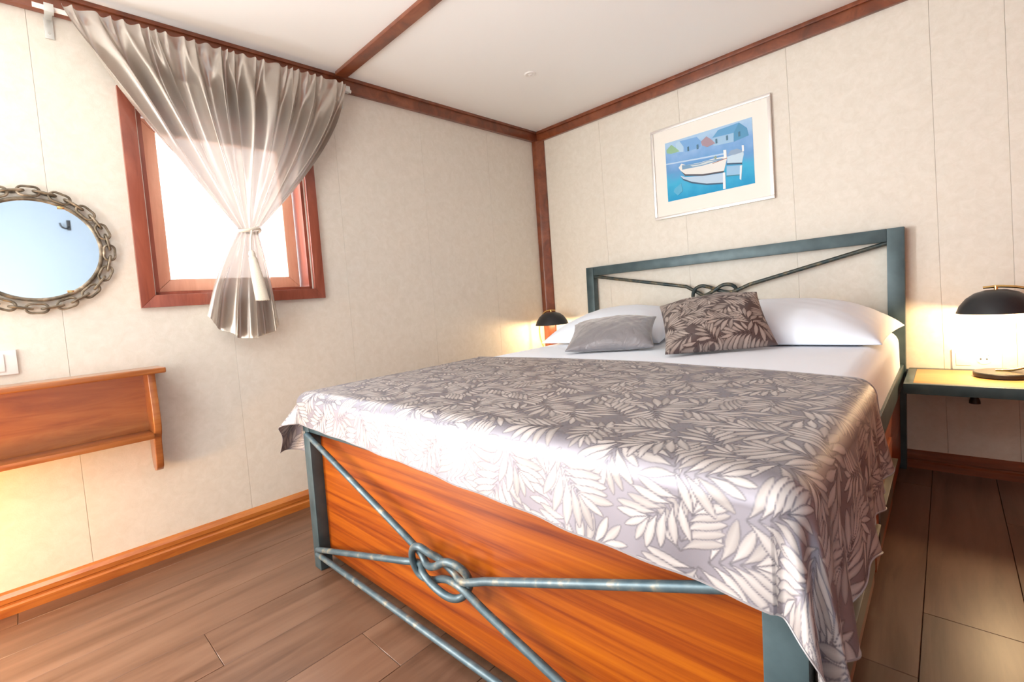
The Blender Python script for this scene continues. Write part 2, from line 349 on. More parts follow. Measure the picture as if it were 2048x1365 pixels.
# door in the right wall
d = struct('door_1', MB().box(XR-.035, XR-.002, -3.25, -2.25, .01, 1.98), DOORP, bevel=.003)
for a, b, z0, z1 in ((-3.31, -3.25, 0, 2.04), (-2.25, -2.19, 0, 2.04), (-3.31, -2.19, 1.985, 2.045)): obj('door_casing', MB().box(XR-.045, XR, a, b, z0, z1), MAHOG, d, bevel=.003)
obj('door_handle', MB().tube([(XR-.035,-3.17,1.0),(XR-.085,-3.17,1.0),(XR-.09,-3.16,1.0),(XR-.09,-3.05,1.0)], .009), ALU, d, smooth=True)

# downlights in the ceiling
def downlight(x, y, label, first=[None]):
    t = thing('ceiling_downlight', label, 'ceiling light', (x, y, ZC))
    obj('trim_ring', MB().lathe([(.012,-.001),(.014,-.004),(.026,-.005),(.030,-.002),(.031,0)], (x, y, ZC), 24), WHITEP, t, smooth=True)
    obj('lens', MB().lathe([(.0005,-.006),(.008,-.0055),(.0125,-.002)], (x, y, ZC), 16), M('lens_white', (.9,.9,.88), .2), t, smooth=True)
downlight(.608, -.731, 'small round white downlight in the ceiling near the room corner')

# ------------------------------------------------------------------ bed
LEAN = .028
BM = lambda x, y, z: (x + LEAN*z, y, z)
HX0, HX1 = .395, 2.043         # headboard outer edges
FX0, FX1 = .505, 2.046         # footboard outer edges
FY = -2.085                    # front face of footboard posts
bed = thing('double_bed', 'dark green metal framed double bed with knotted rods and orange wood footboard', 'bed', (1.26, -1.05, 0))
B = lambda name, mb, mat, **k: obj(name, mb, mat, bed, fmap=BM, **k)
PH = .056
B('headboard_post', MB().box(HX0, HX0+PH, -.062, -.012, 0, 1.085), STEEL, bevel=.003)
B('headboard_post', MB().box(HX1-PH-.004, HX1, -.062, -.012, 0, 1.085), STEEL, bevel=.003)
B('headboard_rail', MB().box(HX0+PH, HX1-PH-.004, -.060, -.014, 1.027, 1.085), STEEL, bevel=.003)
B('headboard_rail', MB().box(HX0+PH, HX1-PH-.004, -.055, -.018, .50, .54), STEEL, bevel=.003)
B('footboard_post', MB().box(FX0, FX0+.050, FY, FY+.045, 0, .532), STEEL, bevel=.003)
B('footboard_post', MB().box(FX1-.055, FX1, FY, FY+.045, 0, .532), STEEL, bevel=.003)
B('footboard_rail', MB().box(FX0+.05, FX1-.055, FY+.002, FY+.042, .505, .532), STEEL, bevel=.003)
pn = B('footboard_panel', MB().box(FX0+.045, FX1-.05, FY+.040, FY+.058, .045, .508), PANELW, bevel=.002)
B('footboard_rail', MB().tube([(FX0+.04, FY-.004, .062), (FX1-.05, FY-.004, .062)], .0092, 12), ROD, smooth=True, label='round bottom rail with rubbed paint')
def knot(cx, cz, y, mat, r, s=1., flip=1, corners=None):
    # two interlocked bights; each bight is one bent rod whose two ends run out to the frame corners
    tl, bl, trr, br = corners
    K = lambda p, d: (cx + p[0]*s, y + d, cz + p[1]*s*flip)
    # bight closing on the left (ends run right)
    o = .010*s
    A = [(trr[0], y, trr[1]), K((.16, .03), 0), K((.085, .002), -o*.2), K((.04, .004), o*.9), K((-.007, .021), o*.6), K((-.034, .034), -o*.6), K((-.068, .042), -o*1.1), K((-.102, .026), -o*.8),
         K((-.115, -.012), -o*.3), K((-.098, -.048), o*.4), K((-.057, -.052), o*1.0), K((-.013, -.033), o*1.0), K((.03, -.018), o*.3), K((.085, -.016), -o*.3), K((.15, -.042), 0), (br[0], y, br[1])]
    Bc = [(tl[0], y, tl[1]), K((-.15, .045), 0), K((-.095, .010), o*.9), K((-.059, -.008), o*.2), K((-.010, .010), -o*1.0), K((.033, .036), -o*1.0), K((.070, .038), -o*.6), K((.094, .020), o*.3),
         K((.094, -.012), o*.9), K((.070, -.044), o*.3), K((.040, -.050), -o*.9), K((-.015, -.044), -o*1.1), K((-.067, -.028), -o*.7), K((-.100, -.022), o*.9), K((-.155, -.03), 0), (bl[0], y, bl[1])]
    out = []
    for P in (A, Bc):
        Q = [P[0]] + spline(P[1:-1], sub=6) + [P[-1]]
        out.append(MB().tube(Q, r, 12))
    return out
for mb in knot(1.275, .262, FY-.006, ROD, .0092, 1.0, 1, ((FX0+.048, .500), (FX0+.048, .082), (FX1-.052, .490), (FX1-.052, .062))):
    B('knotted_rod', mb, ROD, smooth=True, label='rubbed grey steel rod bent into the footboard knot')
for mb in knot(1.236, .853, -.042, RODH, .010, 1.1, 1, ((HX0+PH, 1.022), (HX0+PH, .69), (HX1-PH-.004, 1.022), (HX1-PH-.004, .672))):
    B('knotted_rod', mb, RODH, smooth=True, label='dark bronze rubbed rod bent into the headboard knot')
# side rails, panels, drawers
B('side_rail', MB().box(2.000, 2.036, FY+.045, -.062, .395, .478), STEEL, bevel=.003)
B('side_rail', MB().box(.500, .530, FY+.045, -.062, .395, .478), STEEL, bevel=.003)
B('side_panel', MB().box(2.004, 2.022, FY+.045, -.062, .03, .395), SIDEW)
B('side_panel', MB().box(.512, .526, FY+.045, -.062, .03, .395), SIDEW)
for y0, y1 in ((-1.98, -1.20), (-1.14, -.62)):
    dr = B('drawer', MB().box(2.022, 2.030, y0, y1, .05, .30), SIDEW, bevel=.002)
    obj('drawer_handle', MB().box(2.030, 2.048, y0+.06, y1-.02, .222, .230).box(2.030, 2.034, y0+.06, y1-.02, .10, .222), M('drawer_pull_metal', (.16,.15,.13), .35, .7), dr, fmap=BM, bevel=.001)
B('slat_base', MB().box(.530, 2.0, -2.03, -.07, .40, .425), SIDEW)
screw = B('screw', MB().tube([(FX0+.018, FY, .503), (FX0+.018, FY-.003, .503)], .0055, 12), SCREW)

# ------------------------------------------------------------------ soft shapes
def grid_obj(name, P, mat, loc, uv=None, parent=None, sub=0, **k):
    nu, nv = P.shape[:2]; V = (P.reshape(-1, 3) - np.array(loc)).astype(np.float32)
    idx = np.arange(nu*nv).reshape(nu, nv)
    F = np.stack([idx[:-1,:-1], idx[1:,:-1], idx[1:,1:], idx[:-1,1:]], -1).reshape(-1, 4)
    me = bpy.data.meshes.new(name); me.vertices.add(len(V)); me.vertices.foreach_set('co', V.ravel())
    me.loops.add(F.size); me.loops.foreach_set('vertex_index', F.ravel().astype(np.int32))
    me.polygons.add(len(F)); me.polygons.foreach_set('loop_start', (np.arange(len(F))*4).astype(np.int32)); me.polygons.foreach_set('loop_total', np.full(len(F), 4, np.int32))
    me.update(); me.validate(); me.shade_smooth(); me.materials.append(mat)
    if uv is not None: jac_attr(me, uv.reshape(-1, 2))
    o = bpy.data.objects.new(name, me); COL.objects.link(o)
    if parent: o.parent = parent; o.location = Vector(loc) - WORG[parent]
    else: o.location = loc
    WORG[o] = Vector(loc)
    for a, b in k.items(): o[a] = b
    return o
def smooth_noise(u, v, seed, n=7, f=3.):
    r = np.random.default_rng(seed); s = 0
    for _ in range(n):
        a, b, p = r.uniform(-f, f, 2).tolist() + [r.uniform(0, 6.28)]; s = s + np.sin(2*PI*(a*u + b*v) + p)/n
    return s
def cushion(name, corners, thick, mat, label, cat, group=None, res=90, pinch=.05, seed=1, wr=.006, jac=False, flange=0., flat=0.3, pw=.5):
    c = [np.array(p, float) for p in corners]   # bottom left, bottom right, top right, top left
    u, v = np.meshgrid(np.linspace(0, 1, res), np.linspace(0, 1, res), indexing='ij')
    U = 2*u-1; V = 2*v-1
    # pull the middles of the sides in, corners stay pointed
    Us = U*(1 - pinch*(1 - V**2)); Vs = V*(1 - pinch*(1 - U**2)); a = (Us+1)/2; b = (Vs+1)/2
    base = (1-a)[..., None]*(1-b)[..., None]*c[0] + a[..., None]*(1-b)[..., None]*c[1] + a[..., None]*b[..., None]*c[2] + (1-a)[..., None]*b[..., None]*c[3]
    n = np.cross(c[1]-c[0], c[3]-c[0]); n /= np.linalg.norm(n)
    if n[2] < 0: n = -n
    fl = 1 - flange; q = np.clip(1 - (np.abs(U)/fl)**2.4, 0, 1)*np.clip(1 - (np.abs(V)/fl)**2.4, 0, 1)
    h = q**pw
    nz = smooth_noise(u, v, seed)*wr + smooth_noise(u, v, seed+5, 9, 8)*wr*.45
    edge = np.clip((1-np.maximum(np.abs(U), np.abs(V)))*8, 0, 1)
    top = base + n*((thick*(1-flat))*h + nz*edge + .002)[..., None]; bot = base - n*((thick*flat)*h + .002)[..., None]
    # one closed sheet: front grid and back grid joined along the edge
    nu = res; Vv = np.concatenate([top.reshape(-1, 3), bot.reshape(-1, 3)]); idx = np.arange(nu*nu).reshape(nu, nu); o2 = nu*nu
    F = [(idx[i,j], idx[i+1,j], idx[i+1,j+1], idx[i,j+1]) for i in range(nu-1) for j in range(nu-1)]
    F += [(o2+idx[i,j], o2+idx[i,j+1], o2+idx[i+1,j+1], o2+idx[i+1,j]) for i in range(nu-1) for j in range(nu-1)]
    ring = [idx[i,0] for i in range(nu)] + [idx[nu-1,j] for j in range(1, nu)] + [idx[i,nu-1] for i in range(nu-2, -1, -1)] + [idx[0,j] for j in range(nu-2, 0, -1)]
    for k in range(len(ring)):
        p, r_ = ring[k], ring[(k+1) % len(ring)]; F.append((p, o2+p, o2+r_, r_))
    loc = np.mean(c, 0); loc[2] = min(p[2] for p in c)
    me = bpy.data.meshes.new(name); me.from_pydata((Vv-loc).tolist(), [], [tuple(int(i) for i in f) for f in F]); me.update(); me.shade_smooth()
    me.materials.append(mat)
    if jac:
        w = np.linalg.norm(c[1]-c[0]); h_ = np.linalg.norm(c[3]-c[0]); uv = np.stack([u*w, v*h_ + .31], -1).reshape(-1, 2); jac_attr(me, np.concatenate([uv, uv]))
    o = bpy.data.objects.new(name, me); COL.objects.link(o); o.location = loc; o['label'] = label; o['category'] = cat
    if group: o['group'] = group
    WORG[o] = Vector(loc); return o, base
# mattress under a fitted white sheet: rounded slab
def rounded_slab(x0, x1, y0, y1, z0, z1, r, rc, n=10, crown=.0):
    mb = MB(); rings = []
    def ring(inset, z):
        pts = []; 
        for (cx, cy, a0) in ((x1-rc, y1-rc, 0), (x0+rc, y1-rc, PI/2), (x0+rc, y0+rc, PI), (x1-rc, y0+rc, 1.5*PI)):
            for k in range(n+1):
                a = a0 + (PI/2)*k/n; R = rc - inset; pts.append((cx + R*math.cos(a), cy + R*math.sin(a), z))
        return pts
    prof = [(r*(1-math.cos(t)), z0 + r*(1-math.sin(t))) for t in [PI/2*(1-k/6) for k in range(7)]][::1]
    prof = [(r*(1-math.sin(PI/2*k/6)), z0 + r*(1-math.cos(PI/2*k/6))) for k in range(7)]
    prof += [(r*(1-math.cos(PI/2*k/6)), z1 - r*(1-math.sin(PI/2*k/6))) for k in range(7)]
    for ins, z in prof: rings.append(ring(ins, z))
    m = len(rings[0]); vs = [p for R in rings for p in R]; fs = []
    for i in range(len(rings)-1):
        for j in range(m): fs.append((i*m+j, i*m+(j+1) % m, (i+1)*m+(j+1) % m, (i+1)*m+j))
    fs.append(tuple(range(m))[::-1]); fs.append(tuple(range((len(rings)-1)*m, len(rings)*m)))
    mb.add(vs, fs); return mb
MX0, MX1, MY0, MY1, MZ = .535, 2.042, -2.022, -.075, .640
obj('mattress', rounded_slab(MX0, MX1, MY0, MY1, .426, MZ, .055, .08), SHEET, loc=(1.28, -1.06, .426), smooth=True, angle=60,
    label='thick mattress under a smooth white sheet on the metal bed frame', cat='mattress')

# leaf patterned bedspread draped over the foot of the bed
def spread():
    st = .0022
    x0, x1, yf, yh = MX0+.008, MX1-.012, -2.062, -1.22       # flat area, before the edges roll over
    dl, dr, df0, df1 = .255, .30, .132, .195
    s = np.arange(x0-dl, x1+dr, st); t = np.linspace(0, 1, int((yh - yf + .24)/st))
    S, Tt = np.meshgrid(s, t, indexing='ij')
    k = np.clip((S-x0)/(x1-x0), 0, 1)
    df = df0 + (df1-df0)*k**1.3
    yhead = yh - .125*np.clip((S-x0)/(x1-x0), 0, 1.1)**2.2
    Y0 = yf - df; Yc = Y0 + (yhead - Y0)*Tt                   # cloth coordinate along the bed
    dx = np.where(S > x1, S-x1, np.where(S < x0, x0-S, 0)); sx = np.where(S > x1, 1., np.where(S < x0, -1., 0.))
    dy = np.where(Yc < yf, yf-Yc, 0)
    dx = np.where(S > x1, dx*(.76 + .24*np.clip((-1.35 - Yc)/.6, 0, 1)), dx)
    rho = np.hypot(dx, dy); phi = np.arctan2(dy, dx)
    r = .042; L = r*PI/2
    ang = np.clip(rho/r, 0, PI/2); over = np.maximum(rho - L, 0)
    mid = np.sin(2*phi)                                        # 1 in the middle of a corner
    left = (sx < 0)
    flare = np.where(left, .16, .05) + mid*np.where(left, .62, .10)
    hor = r*np.sin(ang) + over*np.sin(np.arctan(flare)); drop = r*(1-np.cos(ang)) + over*np.cos(np.arctan(flare))
    # folds on the hanging parts
    w = np.clip(over/.15, 0, 1.5)
    side = (dx > 0) & (dy == 0)
    fold = np.where(side, (.010*np.sin(Yc*31) + .009*np.sin(Yc*17+1) + .006*np.sin(Yc*75 + 3*np.sin(Yc*9)))*w, 0)
    fold = fold + np.where((dx > 0) & (dy > 0), .020*np.sin(phi*7.2+.4)*w*mid, 0)
    fold = fold + np.where((dy > 0) & (dx == 0), (.0035*np.sin(S*19) + .003*np.sin(S*41+1))*w, 0)
    hor = hor + fold
    bx = np.clip(S, x0, x1); by = np.maximum(Yc, yf)
    X = bx + sx*hor*np.cos(phi)*(dx > 0); Yy = by - hor*np.sin(phi)*(dy > 0)
    Z = MZ + .0055 - drop + .0022*smooth_noise(S, Yc, 3, 9, 3)*np.clip(1-rho/.05, 0, 1) + .008*np.sin(PI*k)*np.clip(1-rho/.1, 0, 1)
    # the right hem is pulled up into gathers
    Z = Z + np.where(side & (sx > 0), (.022*np.sin(Yc*13.5+.6) + .01*np.sin(Yc*27))*np.clip(over/.2, 0, 1.3), 0)
    P = np.stack([X, Yy, Z], -1); return P, np.stack([S, Yc], -1)
P, UV = spread()
spr = grid_obj('bedspread', P, JAC, (1.28, -1.65, .64), UV, label='shiny silver grey bedspread woven with curling leaves over the foot of the bed', category='bedspread')
edge = np.concatenate([P[::3, 0], P[-1, ::3], P[::-3, -1], P[0, ::-3]])
obj('hem', MB().tube([tuple(p) for p in edge], .0017, 5, closed=True), M('hem_thread', (.30,.28,.285), .5, .2), spr, smooth=True)

# pillows and cushions
z = MZ + .012
cushion('pillow', [(.53,-.72,z),(1.22,-.70,z),(1.16,-.10,z+.075),(.50,-.12,z+.055)], .150, SHEET, 'white bed pillow at the left, half behind the plain grey cushion', 'pillow', None, pinch=.045, seed=3, wr=.005, flat=.12)
cushion('pillow', [(1.34,-.74,z),(2.035,-.74,z),(2.062,-.14,z+.008),(1.38,-.10,z+.085)], .150, SHEET, 'white bed pillow at the right end by the lit nightstand', 'pillow', None, pinch=.04, seed=8, wr=.005, flat=.12)
cushion('cushion', [(.945,-1.065,z+.006),(1.285,-.885,z+.006),(1.215,-.70,.775),(.765,-.72,.748)], .105, GREYSATIN, 'small plain grey satin cushion leaning on the left pillow', 'cushion', None, pinch=.07, seed=12, wr=.007, flat=.4, pw=.55)
cushion('cushion', [(1.425,-1.085,z+.004),(1.735,-.80,z+.006),(1.655,-.73,.858),(1.235,-.70,.820)], .125, JACB, 'brown leaf patterned satin cushion standing between the two pillows', 'cushion', None, res=170, pinch=.05, seed=21, wr=.006, jac=True, flat=.4, pw=.55)

# ------------------------------------------------------------------ nightstands and lamps
def nightstand(x0, x1, y0, y1, zt, label, legs):
    t = thing('nightstand', label, 'nightstand', ((x0+x1)/2, (y0+y1)/2, 0))
    h = .040; w = .028
    for a in ((x0, x1, y0, y0+w), (x0, x1, y1-w, y1), (x0, x0+w, y0+w, y1-w), (x1-w, x1, y0+w, y1-w)):
        obj('frame_rail', MB().box(a[0], a[1], a[2], a[3], zt-h, zt), STEEL, t, bevel=.002)
    obj('top_panel', MB().box(x0+w, x1-w, y0+w, y1-w, zt-.018, zt-.001), NTOP, t, bevel=.001)
    for x in legs:
        obj('leg', MB().box(x, x+.024, y1-.038, y1-.014, 0, zt-h), STEEL, t, bevel=.002)
    return t
nightstand(2.064, 2.56, -.395, -.004, .455, 'dark metal nightstand with a wooden top right of the bed', (2.51,))
nightstand(.055, .385, -.395, -.055, .470, 'dark metal nightstand hidden behind the left side of the bed', (.085, .335))
def lamp(cx, cy, zt, sx, zs, label, rs=.112, hook=1):
    t = thing('table_lamp', label, 'lamp', (cx, cy, zt), None)
    b = (cx, cy, zt)
    obj('base', MB().lathe([(.0005,0),(.080,0),(.083,.003),(.083,.016),(.080,.019),(.040,.021),(.0005,.022)], b, 40), BLACK, t, smooth=True)
    arm = spline([(cx-.02*hook, cy, zt+.024), (cx+.035*hook, cy, zt+.030), (cx+.085*hook, cy, zt+.060), (cx+.125*hook, cy+.0, zt+.16), (cx+.118*hook, cy, zt+.26), (cx+.075*hook, cy, zt+.330), (sx+.02*hook, cy, zs+.098), (sx-.035*hook, cy, zs+.097)], sub=8)
    obj('stem', MB().tube(arm, .0052, 12), BRASS, t, smooth=True, label='curved brass stem')
    sh = [(.004,.088),(.03,.0865),(.06,.076),(.085,.056),(.105,.027),(rs+.003,0),(rs,0.0),(.102,.025),(.083,.0535),(.058,.073),(.03,.083),(.004,.085)]
    s = obj('lamp_shade', MB().lathe([(r_*rs/.112, z_) for r_, z_ in sh], (sx, cy, zs), 48, close=True), BLACK, t, smooth=True, label='black domed metal shade')
    obj('shade_pin', MB().lathe([(.0005,.104),(.006,.102),(.006,.086),(.0005,.084)], (sx, cy, zs), 14), BRASS, t, smooth=True)
    em = bpy.data.materials.get('bulb_glass')
    if not em:
        em = M('bulb_glass', (1,.9,.7), .4); pb(em).inputs['Emission Color'].default_value = (1,.75,.45,1); pb(em).inputs['Emission Strength'].default_value = 25
    obj('light_bulb', MB().lathe([(.0005,-.012),(.016,-.006),(.022,.010),(.016,.028),(.010,.042),(.0005,.046)], (sx, cy, zs+.034), 20), em, t, smooth=True)
lamp(2.345, -.155, .455, 2.335, .705, 'black domed table lamp with brass stem, lit, on the right nightstand')
lamp(.215, -.20, .470, .205, .718, 'black domed table lamp seen in the far left corner behind the pillow', hook=-1)

# outlet, switch, plug
t = thing('power_outlet', 'white double wall outlet behind the lamp on the right nightstand', 'outlet', (2.28, 0, .495))
obj('cover_plate', MB().box(2.205, 2.352, -.009, 0, .455, .540), WHITEP, t, bevel=.002)
obj('socket', MB().tube([(2.300,-.008,.500), (2.300,-.0105,.500), (2.300,-.0108,.500), (2.300,-.0095,.500)], [.0225,.0225,.020,.0195], 28), WHITEP, t, smooth=True)
for dx_ in (-.009, .009): obj('socket_hole', MB().tube([(2.300+dx_, -.0095, .500), (2.300+dx_, -.0112, .500)], .0028, 10), BLACKP, t)
s2 = obj('switch_rocker', MB().box(2.217, 2.262, -.012, -.009, .472, .524), WHITEP, t, bevel=.001)
t = thing('wall_switch', 'white light switch plate under the chain mirror at the left edge', 'switch', WM(0, -2.80, .84))
obj('cover_plate', MB().box(0, .010, -2.845, -2.765, .80, .882), WHITEP, t, fmap=WM, bevel=.002)
obj('rocker', MB().box(.010, .014, -2.835, -2.795, .812, .870), WHITEP, t, fmap=WM, bevel=.001)
t = thing('power_plug', 'small black plug and cord under the right nightstand', 'plug', (2.268, -.01, .31))
obj('plug_body', MB().lathe([(.0005,.022),(.008,.020),(.010,.008),(.017,-.010),(.018,-.022),(.0005,-.024)], (2.268, -.02, .335), 14), BLACKP, t, smooth=True)
obj('cord', MB().tube(spline([(2.268,-.02,.36), (2.262,-.025,.385), (2.27,-.03,.41)], sub=6), .004, 8), BLACKP, t, smooth=True)

# ------------------------------------------------------------------ picture
t = thing('framed_picture', 'framed blue watercolour of moored rowing boats above the headboard', 'picture', (1.25, 0, 1.58))
X0, X1, Z0, Z1 = .926, 1.577, 1.320, 1.851
PM = lambda x, y, z: (x + .012*(z-1.58), y, z)
obj('mount_board', MB().box(X0+.012, X1-.012, -.012, -.002, Z0+.012, Z1-.012), MATB, t, fmap=PM)
for a, b, c_, d_ in ((X0, X1, Z1-.016, Z1), (X0, X1, Z0, Z0+.016), (X0, X0+.016, Z0+.016, Z1-.016), (X1-.016, X1, Z0+.016, Z1-.016)):
    obj('frame_strip', MB().box(a, b, -.022, -.001, c_, d_), SILVER, t, fmap=PM, bevel=.003)
PX, PZ, PWD, PHT = 1.012, 1.417, .475, .343
wc = M('watercolour_wash', rough=.8); v_, _ = coords(wc); n_ = nd(wc, 'ShaderNodeTexNoise'); n_.inputs['Scale'].default_value = 14; n_.inputs['Detail'].default_value = 6; lk(wc, v_, n_.inputs['Vector'])
sx_ = nd(wc, 'ShaderNodeSeparateXYZ'); tc_ = nd(wc, 'ShaderNodeTexCoord'); lk(wc, tc_.outputs['Object'], sx_.inputs[0])
mr_ = nd(wc, 'ShaderNodeMapRange'); mr_.inputs['From Min'].default_value = -.17; mr_.inputs['From Max'].default_value = .19; lk(wc, sx_.outputs['Z'], mr_.inputs['Value'])
ad_ = nd(wc, 'ShaderNodeMath', operation='MULTIPLY_ADD'); ad_.inputs[1].default_value = .5; lk(wc, n_.outputs['Fac'], ad_.inputs[0])
sb_ = nd(wc, 'ShaderNodeMath', operation='ADD'); sb_.inputs[1].default_value = -.25; lk(wc, mr_.outputs[0], sb_.inputs[0]); lk(wc, sb_.outputs[0], ad_.inputs[2])
lk(wc, ramp(wc, ad_.outputs[0], [(.0,(.02,.33,.62)), (.28,(.06,.45,.72)), (.5,(.14,.35,.68)), (.72,(.24,.45,.78)), (.95,(.40,.62,.86))]), pb(wc).inputs['Base Color'])
pr = obj('print', MB().box(PX, PX+PWD, -.0135, -.012, PZ, PZ+PHT), wc, t, fmap=PM)
SH = [
 ('far_house', (.20,.42,.76), [(.185,.968),(.394,.953),(.446,.854),(.429,.773),(.244,.758),(.229,.863)]),
 ('far_house', (.45,.66,.86), [(.133,.945),(.185,.968),(.229,.863),(.225,.776),(.143,.80)]),
 ('bush', (.30,.52,.33), [(.015,.883),(.08,.95),(.137,.872),(.179,.802),(.072,.799),(.019,.828)]),
 ('house_roof', (.14,.38,.66), [(.571,.863),(.64,.959),(.865,.977),(.806,.845)]),
 ('far_house', (.36,.58,.80), [(.575,.851),(.806,.845),(.80,.708),(.581,.729)]),
 ('house_gable', (.11,.33,.55), [(.806,.845),(.865,.977),(.945,.86),(.96,.741),(.804,.708)]),
 ('bush', (.40,.30,.36), [(.44,.857),(.505,.915),(.562,.84),(.602,.764),(.509,.741),(.451,.79)]),
 ('shore_line', (.50,.68,.88), [(.002,.655),(.45,.60),(.69,.575),(.69,.551),(.45,.575),(.002,.633)]),
 ('far_boat', (.55,.72,.85), [(.726,.504),(.897,.525),(.901,.478),(.876,.347),(.72,.397)]),
 ('far_boat', (.30,.42,.58), [(.726,.522),(.764,.585),(.832,.590),(.897,.530),(.897,.515),(.806,.506)]),
 ('far_boat', (.06,.12,.20), [(.716,.405),(.878,.356),(.878,.332),(.714,.382)]),
 ('water_reflection', (.32,.55,.78), [(.714,.359),(.878,.318),(.859,.181),(.707,.216)]),
 ('water_reflection', (.08,.28,.40), [(.707,.216),(.859,.181),(.86,.165),(.707,.195)]),
 ('near_boat', (.80,.82,.80), [(.156,.531),(.196,.590),(.246,.545),(.4,.525),(.573,.53),(.691,.52),(.726,.50),(.682,.294),(.44,.327),(.238,.394),(.183,.469)]),
 ('near_boat', (.20,.38,.58), [(.20,.560),(.246,.545),(.4,.518),(.512,.525),(.665,.500),(.70,.478),(.446,.464),(.20,.484)]),
 ('near_boat', (.60,.70,.74), [(.30,.52),(.40,.50),(.50,.515),(.62,.49),(.446,.478),(.33,.49)]),
 ('near_boat', (.28,.40,.34), [(.573,.545),(.598,.569),(.615,.531),(.596,.51)]),
 ('near_boat', (.42,.22,.18), [(.56,.462),(.72,.490),(.722,.478),(.56,.452)]),
 ('near_boat', (.10,.10,.12), [(.183,.469),(.238,.394),(.44,.327),(.682,.297),(.678,.274),(.44,.300),(.232,.370)]),
 ('water_reflection', (.50,.66,.82), [(.175,.391),(.236,.35),(.44,.297),(.68,.265),(.674,.102),(.482,.146),(.309,.227),(.208,.315)]),
 ('water_reflection', (.06,.12,.20), [(.175,.376),(.208,.306),(.309,.219),(.482,.137),(.672,.093),(.674,.115),(.482,.159),(.309,.246),(.208,.330)]),
 ('stem_post', (.88,.90,.90), [(.686,.621),(.718,.615),(.72,.49),(.691,.487)]),
 ('stem_post', (.80,.86,.90), [(.669,.271),(.695,.268),(.693,.01),(.663,.01)]),
 ('stem_post', (.84,.88,.90), [(.884,.618),(.905,.615),(.905,.522),(.886,.522)]),
 ('stem_post', (.76,.86,.92), [(.855,.315),(.88,.315),(.861,.09),(.846,.111)]),
 ('water_reflection', (.12,.46,.70), [(.095,.198),(.179,.262),(.194,.131),(.131,.07),(.08,.149)]),
]
for cx_, cz_ in ((.286,.80),(.398,.79),(.615,.793),(.733,.796),(.863,.80)): SH.append(('house_window', (.10,.22,.32), [(cx_-.009,cz_-.035),(cx_+.009,cz_-.035),(cx_+.009,cz_+.035),(cx_-.009,cz_+.035)]))
for i, (nm_, c_, p_) in enumerate(SH):
    y_ = -.0135 - .00012*(i+1)
    obj(nm_, MB().prism([(PX + a*PWD, PZ + b*PHT) for a, b in p_], 1, y_, -.0135), M('ink', c_, .8), pr, fmap=PM)

# ------------------------------------------------------------------ mirror in a chain
MYc, MZc, MR = -2.690, 1.220, .172
t = thing('chain_mirror', 'round wall mirror framed by an antique metal chain', 'mirror', WM(0, MYc, MZc))
def disc(r, o0, o1, n=64): return MB().prism([(MYc + r*math.cos(2*PI*i/n), MZc + r*math.sin(2*PI*i/n)) for i in range(n)], 0, o0, o1)
obj('mirror_glass', disc(MR-.002, .004, .012), GLASSM, t, fmap=WM)
obj('rim', MB().tube([(.012, MYc + (MR+.002)*math.cos(2*PI*i/72), MZc + (MR+.002)*math.sin(2*PI*i/72)) for i in range(72)], .0065, 10, closed=True), CHAIN, t, fmap=WM, smooth=True)
def link_path(L, Wd, n=10):
    pts = []; h = L/2 - Wd/2
    for k in range(n+1): a = -PI/2 + PI*k/n; pts.append((h + Wd/2*math.cos(a), Wd/2*math.sin(a)))
    for k in range(n+1): a = PI/2 + PI*k/n; pts.append((-h + Wd/2*math.cos(a), Wd/2*math.sin(a)))
    return pts
RC = .2015; NL = 16
for i in range(2*NL):
    a = math.radians(88) - 2*PI*i/(2*NL); cy_, cz_ = MYc-.005 + RC*math.cos(a), MZc-.002 + RC*math.sin(a)
    ty, tz = -math.sin(a), math.cos(a); pts = []
    for p, q in link_path(.056, .031):
        if i % 2 == 0: pts.append((.018, cy_ + p*ty + q*math.cos(a), cz_ + p*tz + q*math.sin(a)))
        else: pts.append((.018 + q*.9, cy_ + p*ty, cz_ + p*tz))
    obj('chain_link', MB().tube(pts, .0042, 8, closed=True), CHAIN, t, fmap=WM, smooth=True)
for a in (62, -62): obj('mirror_clip', MB().box(.010, .018, MYc+MR*math.cos(math.radians(a))-.012, MYc+MR*math.cos(math.radians(a))+.006, MZc+(MR-.004)*math.sin(math.radians(a))-.004, MZc+(MR-.004)*math.sin(math.radians(a))+.004), BRASS, t, fmap=WM, bevel=.001)
# hook on the door, seen in the mirror
t = thing('coat_hook', 'small dark metal coat hook reflected in the chain mirror', 'hook', (XR-.035, -2.62, 1.70))
obj('hook_plate', MB().box(XR-.039, XR-.035, -2.632, -2.608, 1.67, 1.75), BLACKP, t, bevel=.001)
obj('hook_arm', MB().tube(spline([(XR-.039,-2.62,1.70),(XR-.065,-2.635,1.68),(XR-.080,-2.66,1.69),(XR-.083,-2.67,1.72)], sub=6), .006, 8), BLACKP, t, smooth=True)

# ------------------------------------------------------------------ wall shelf
t = thing('wall_shelf', 'orange wood wall shelf with an open compartment and curved end brackets', 'shelf', WM(0, -2.85, .40))
SY0, SY1 = -3.42, -2.385
def WS(name, mb, **k): return obj(name, mb, SHELFW, t, fmap=WM, **k)
WS('top_board', MB().box(.001, .152, SY0, SY1, .747, .768), bevel=.006, seg=3)
WS('back_board', MB().box(.001, .013, SY0+.05, -2.437, .50, .747))
WS('bottom_board', MB().box(.013, .124, SY0+.05, -2.437, .502, .522), bevel=.004)
br = [(.001,.747),(.108,.747),(.112,.70),(.122,.64),(.128,.59),(.128,.545),(.120,.520),(.104,.500),(.097,.48),(.094,.42),(.088,.388),(.070,.370),(.045,.364),(.022,.374),(.010,.40),(.001,.48)]
for a in (-2.437, SY0+.026): WS('end_bracket', MB().prism(br, 1, a, a+.024), bevel=.004, seg=3)

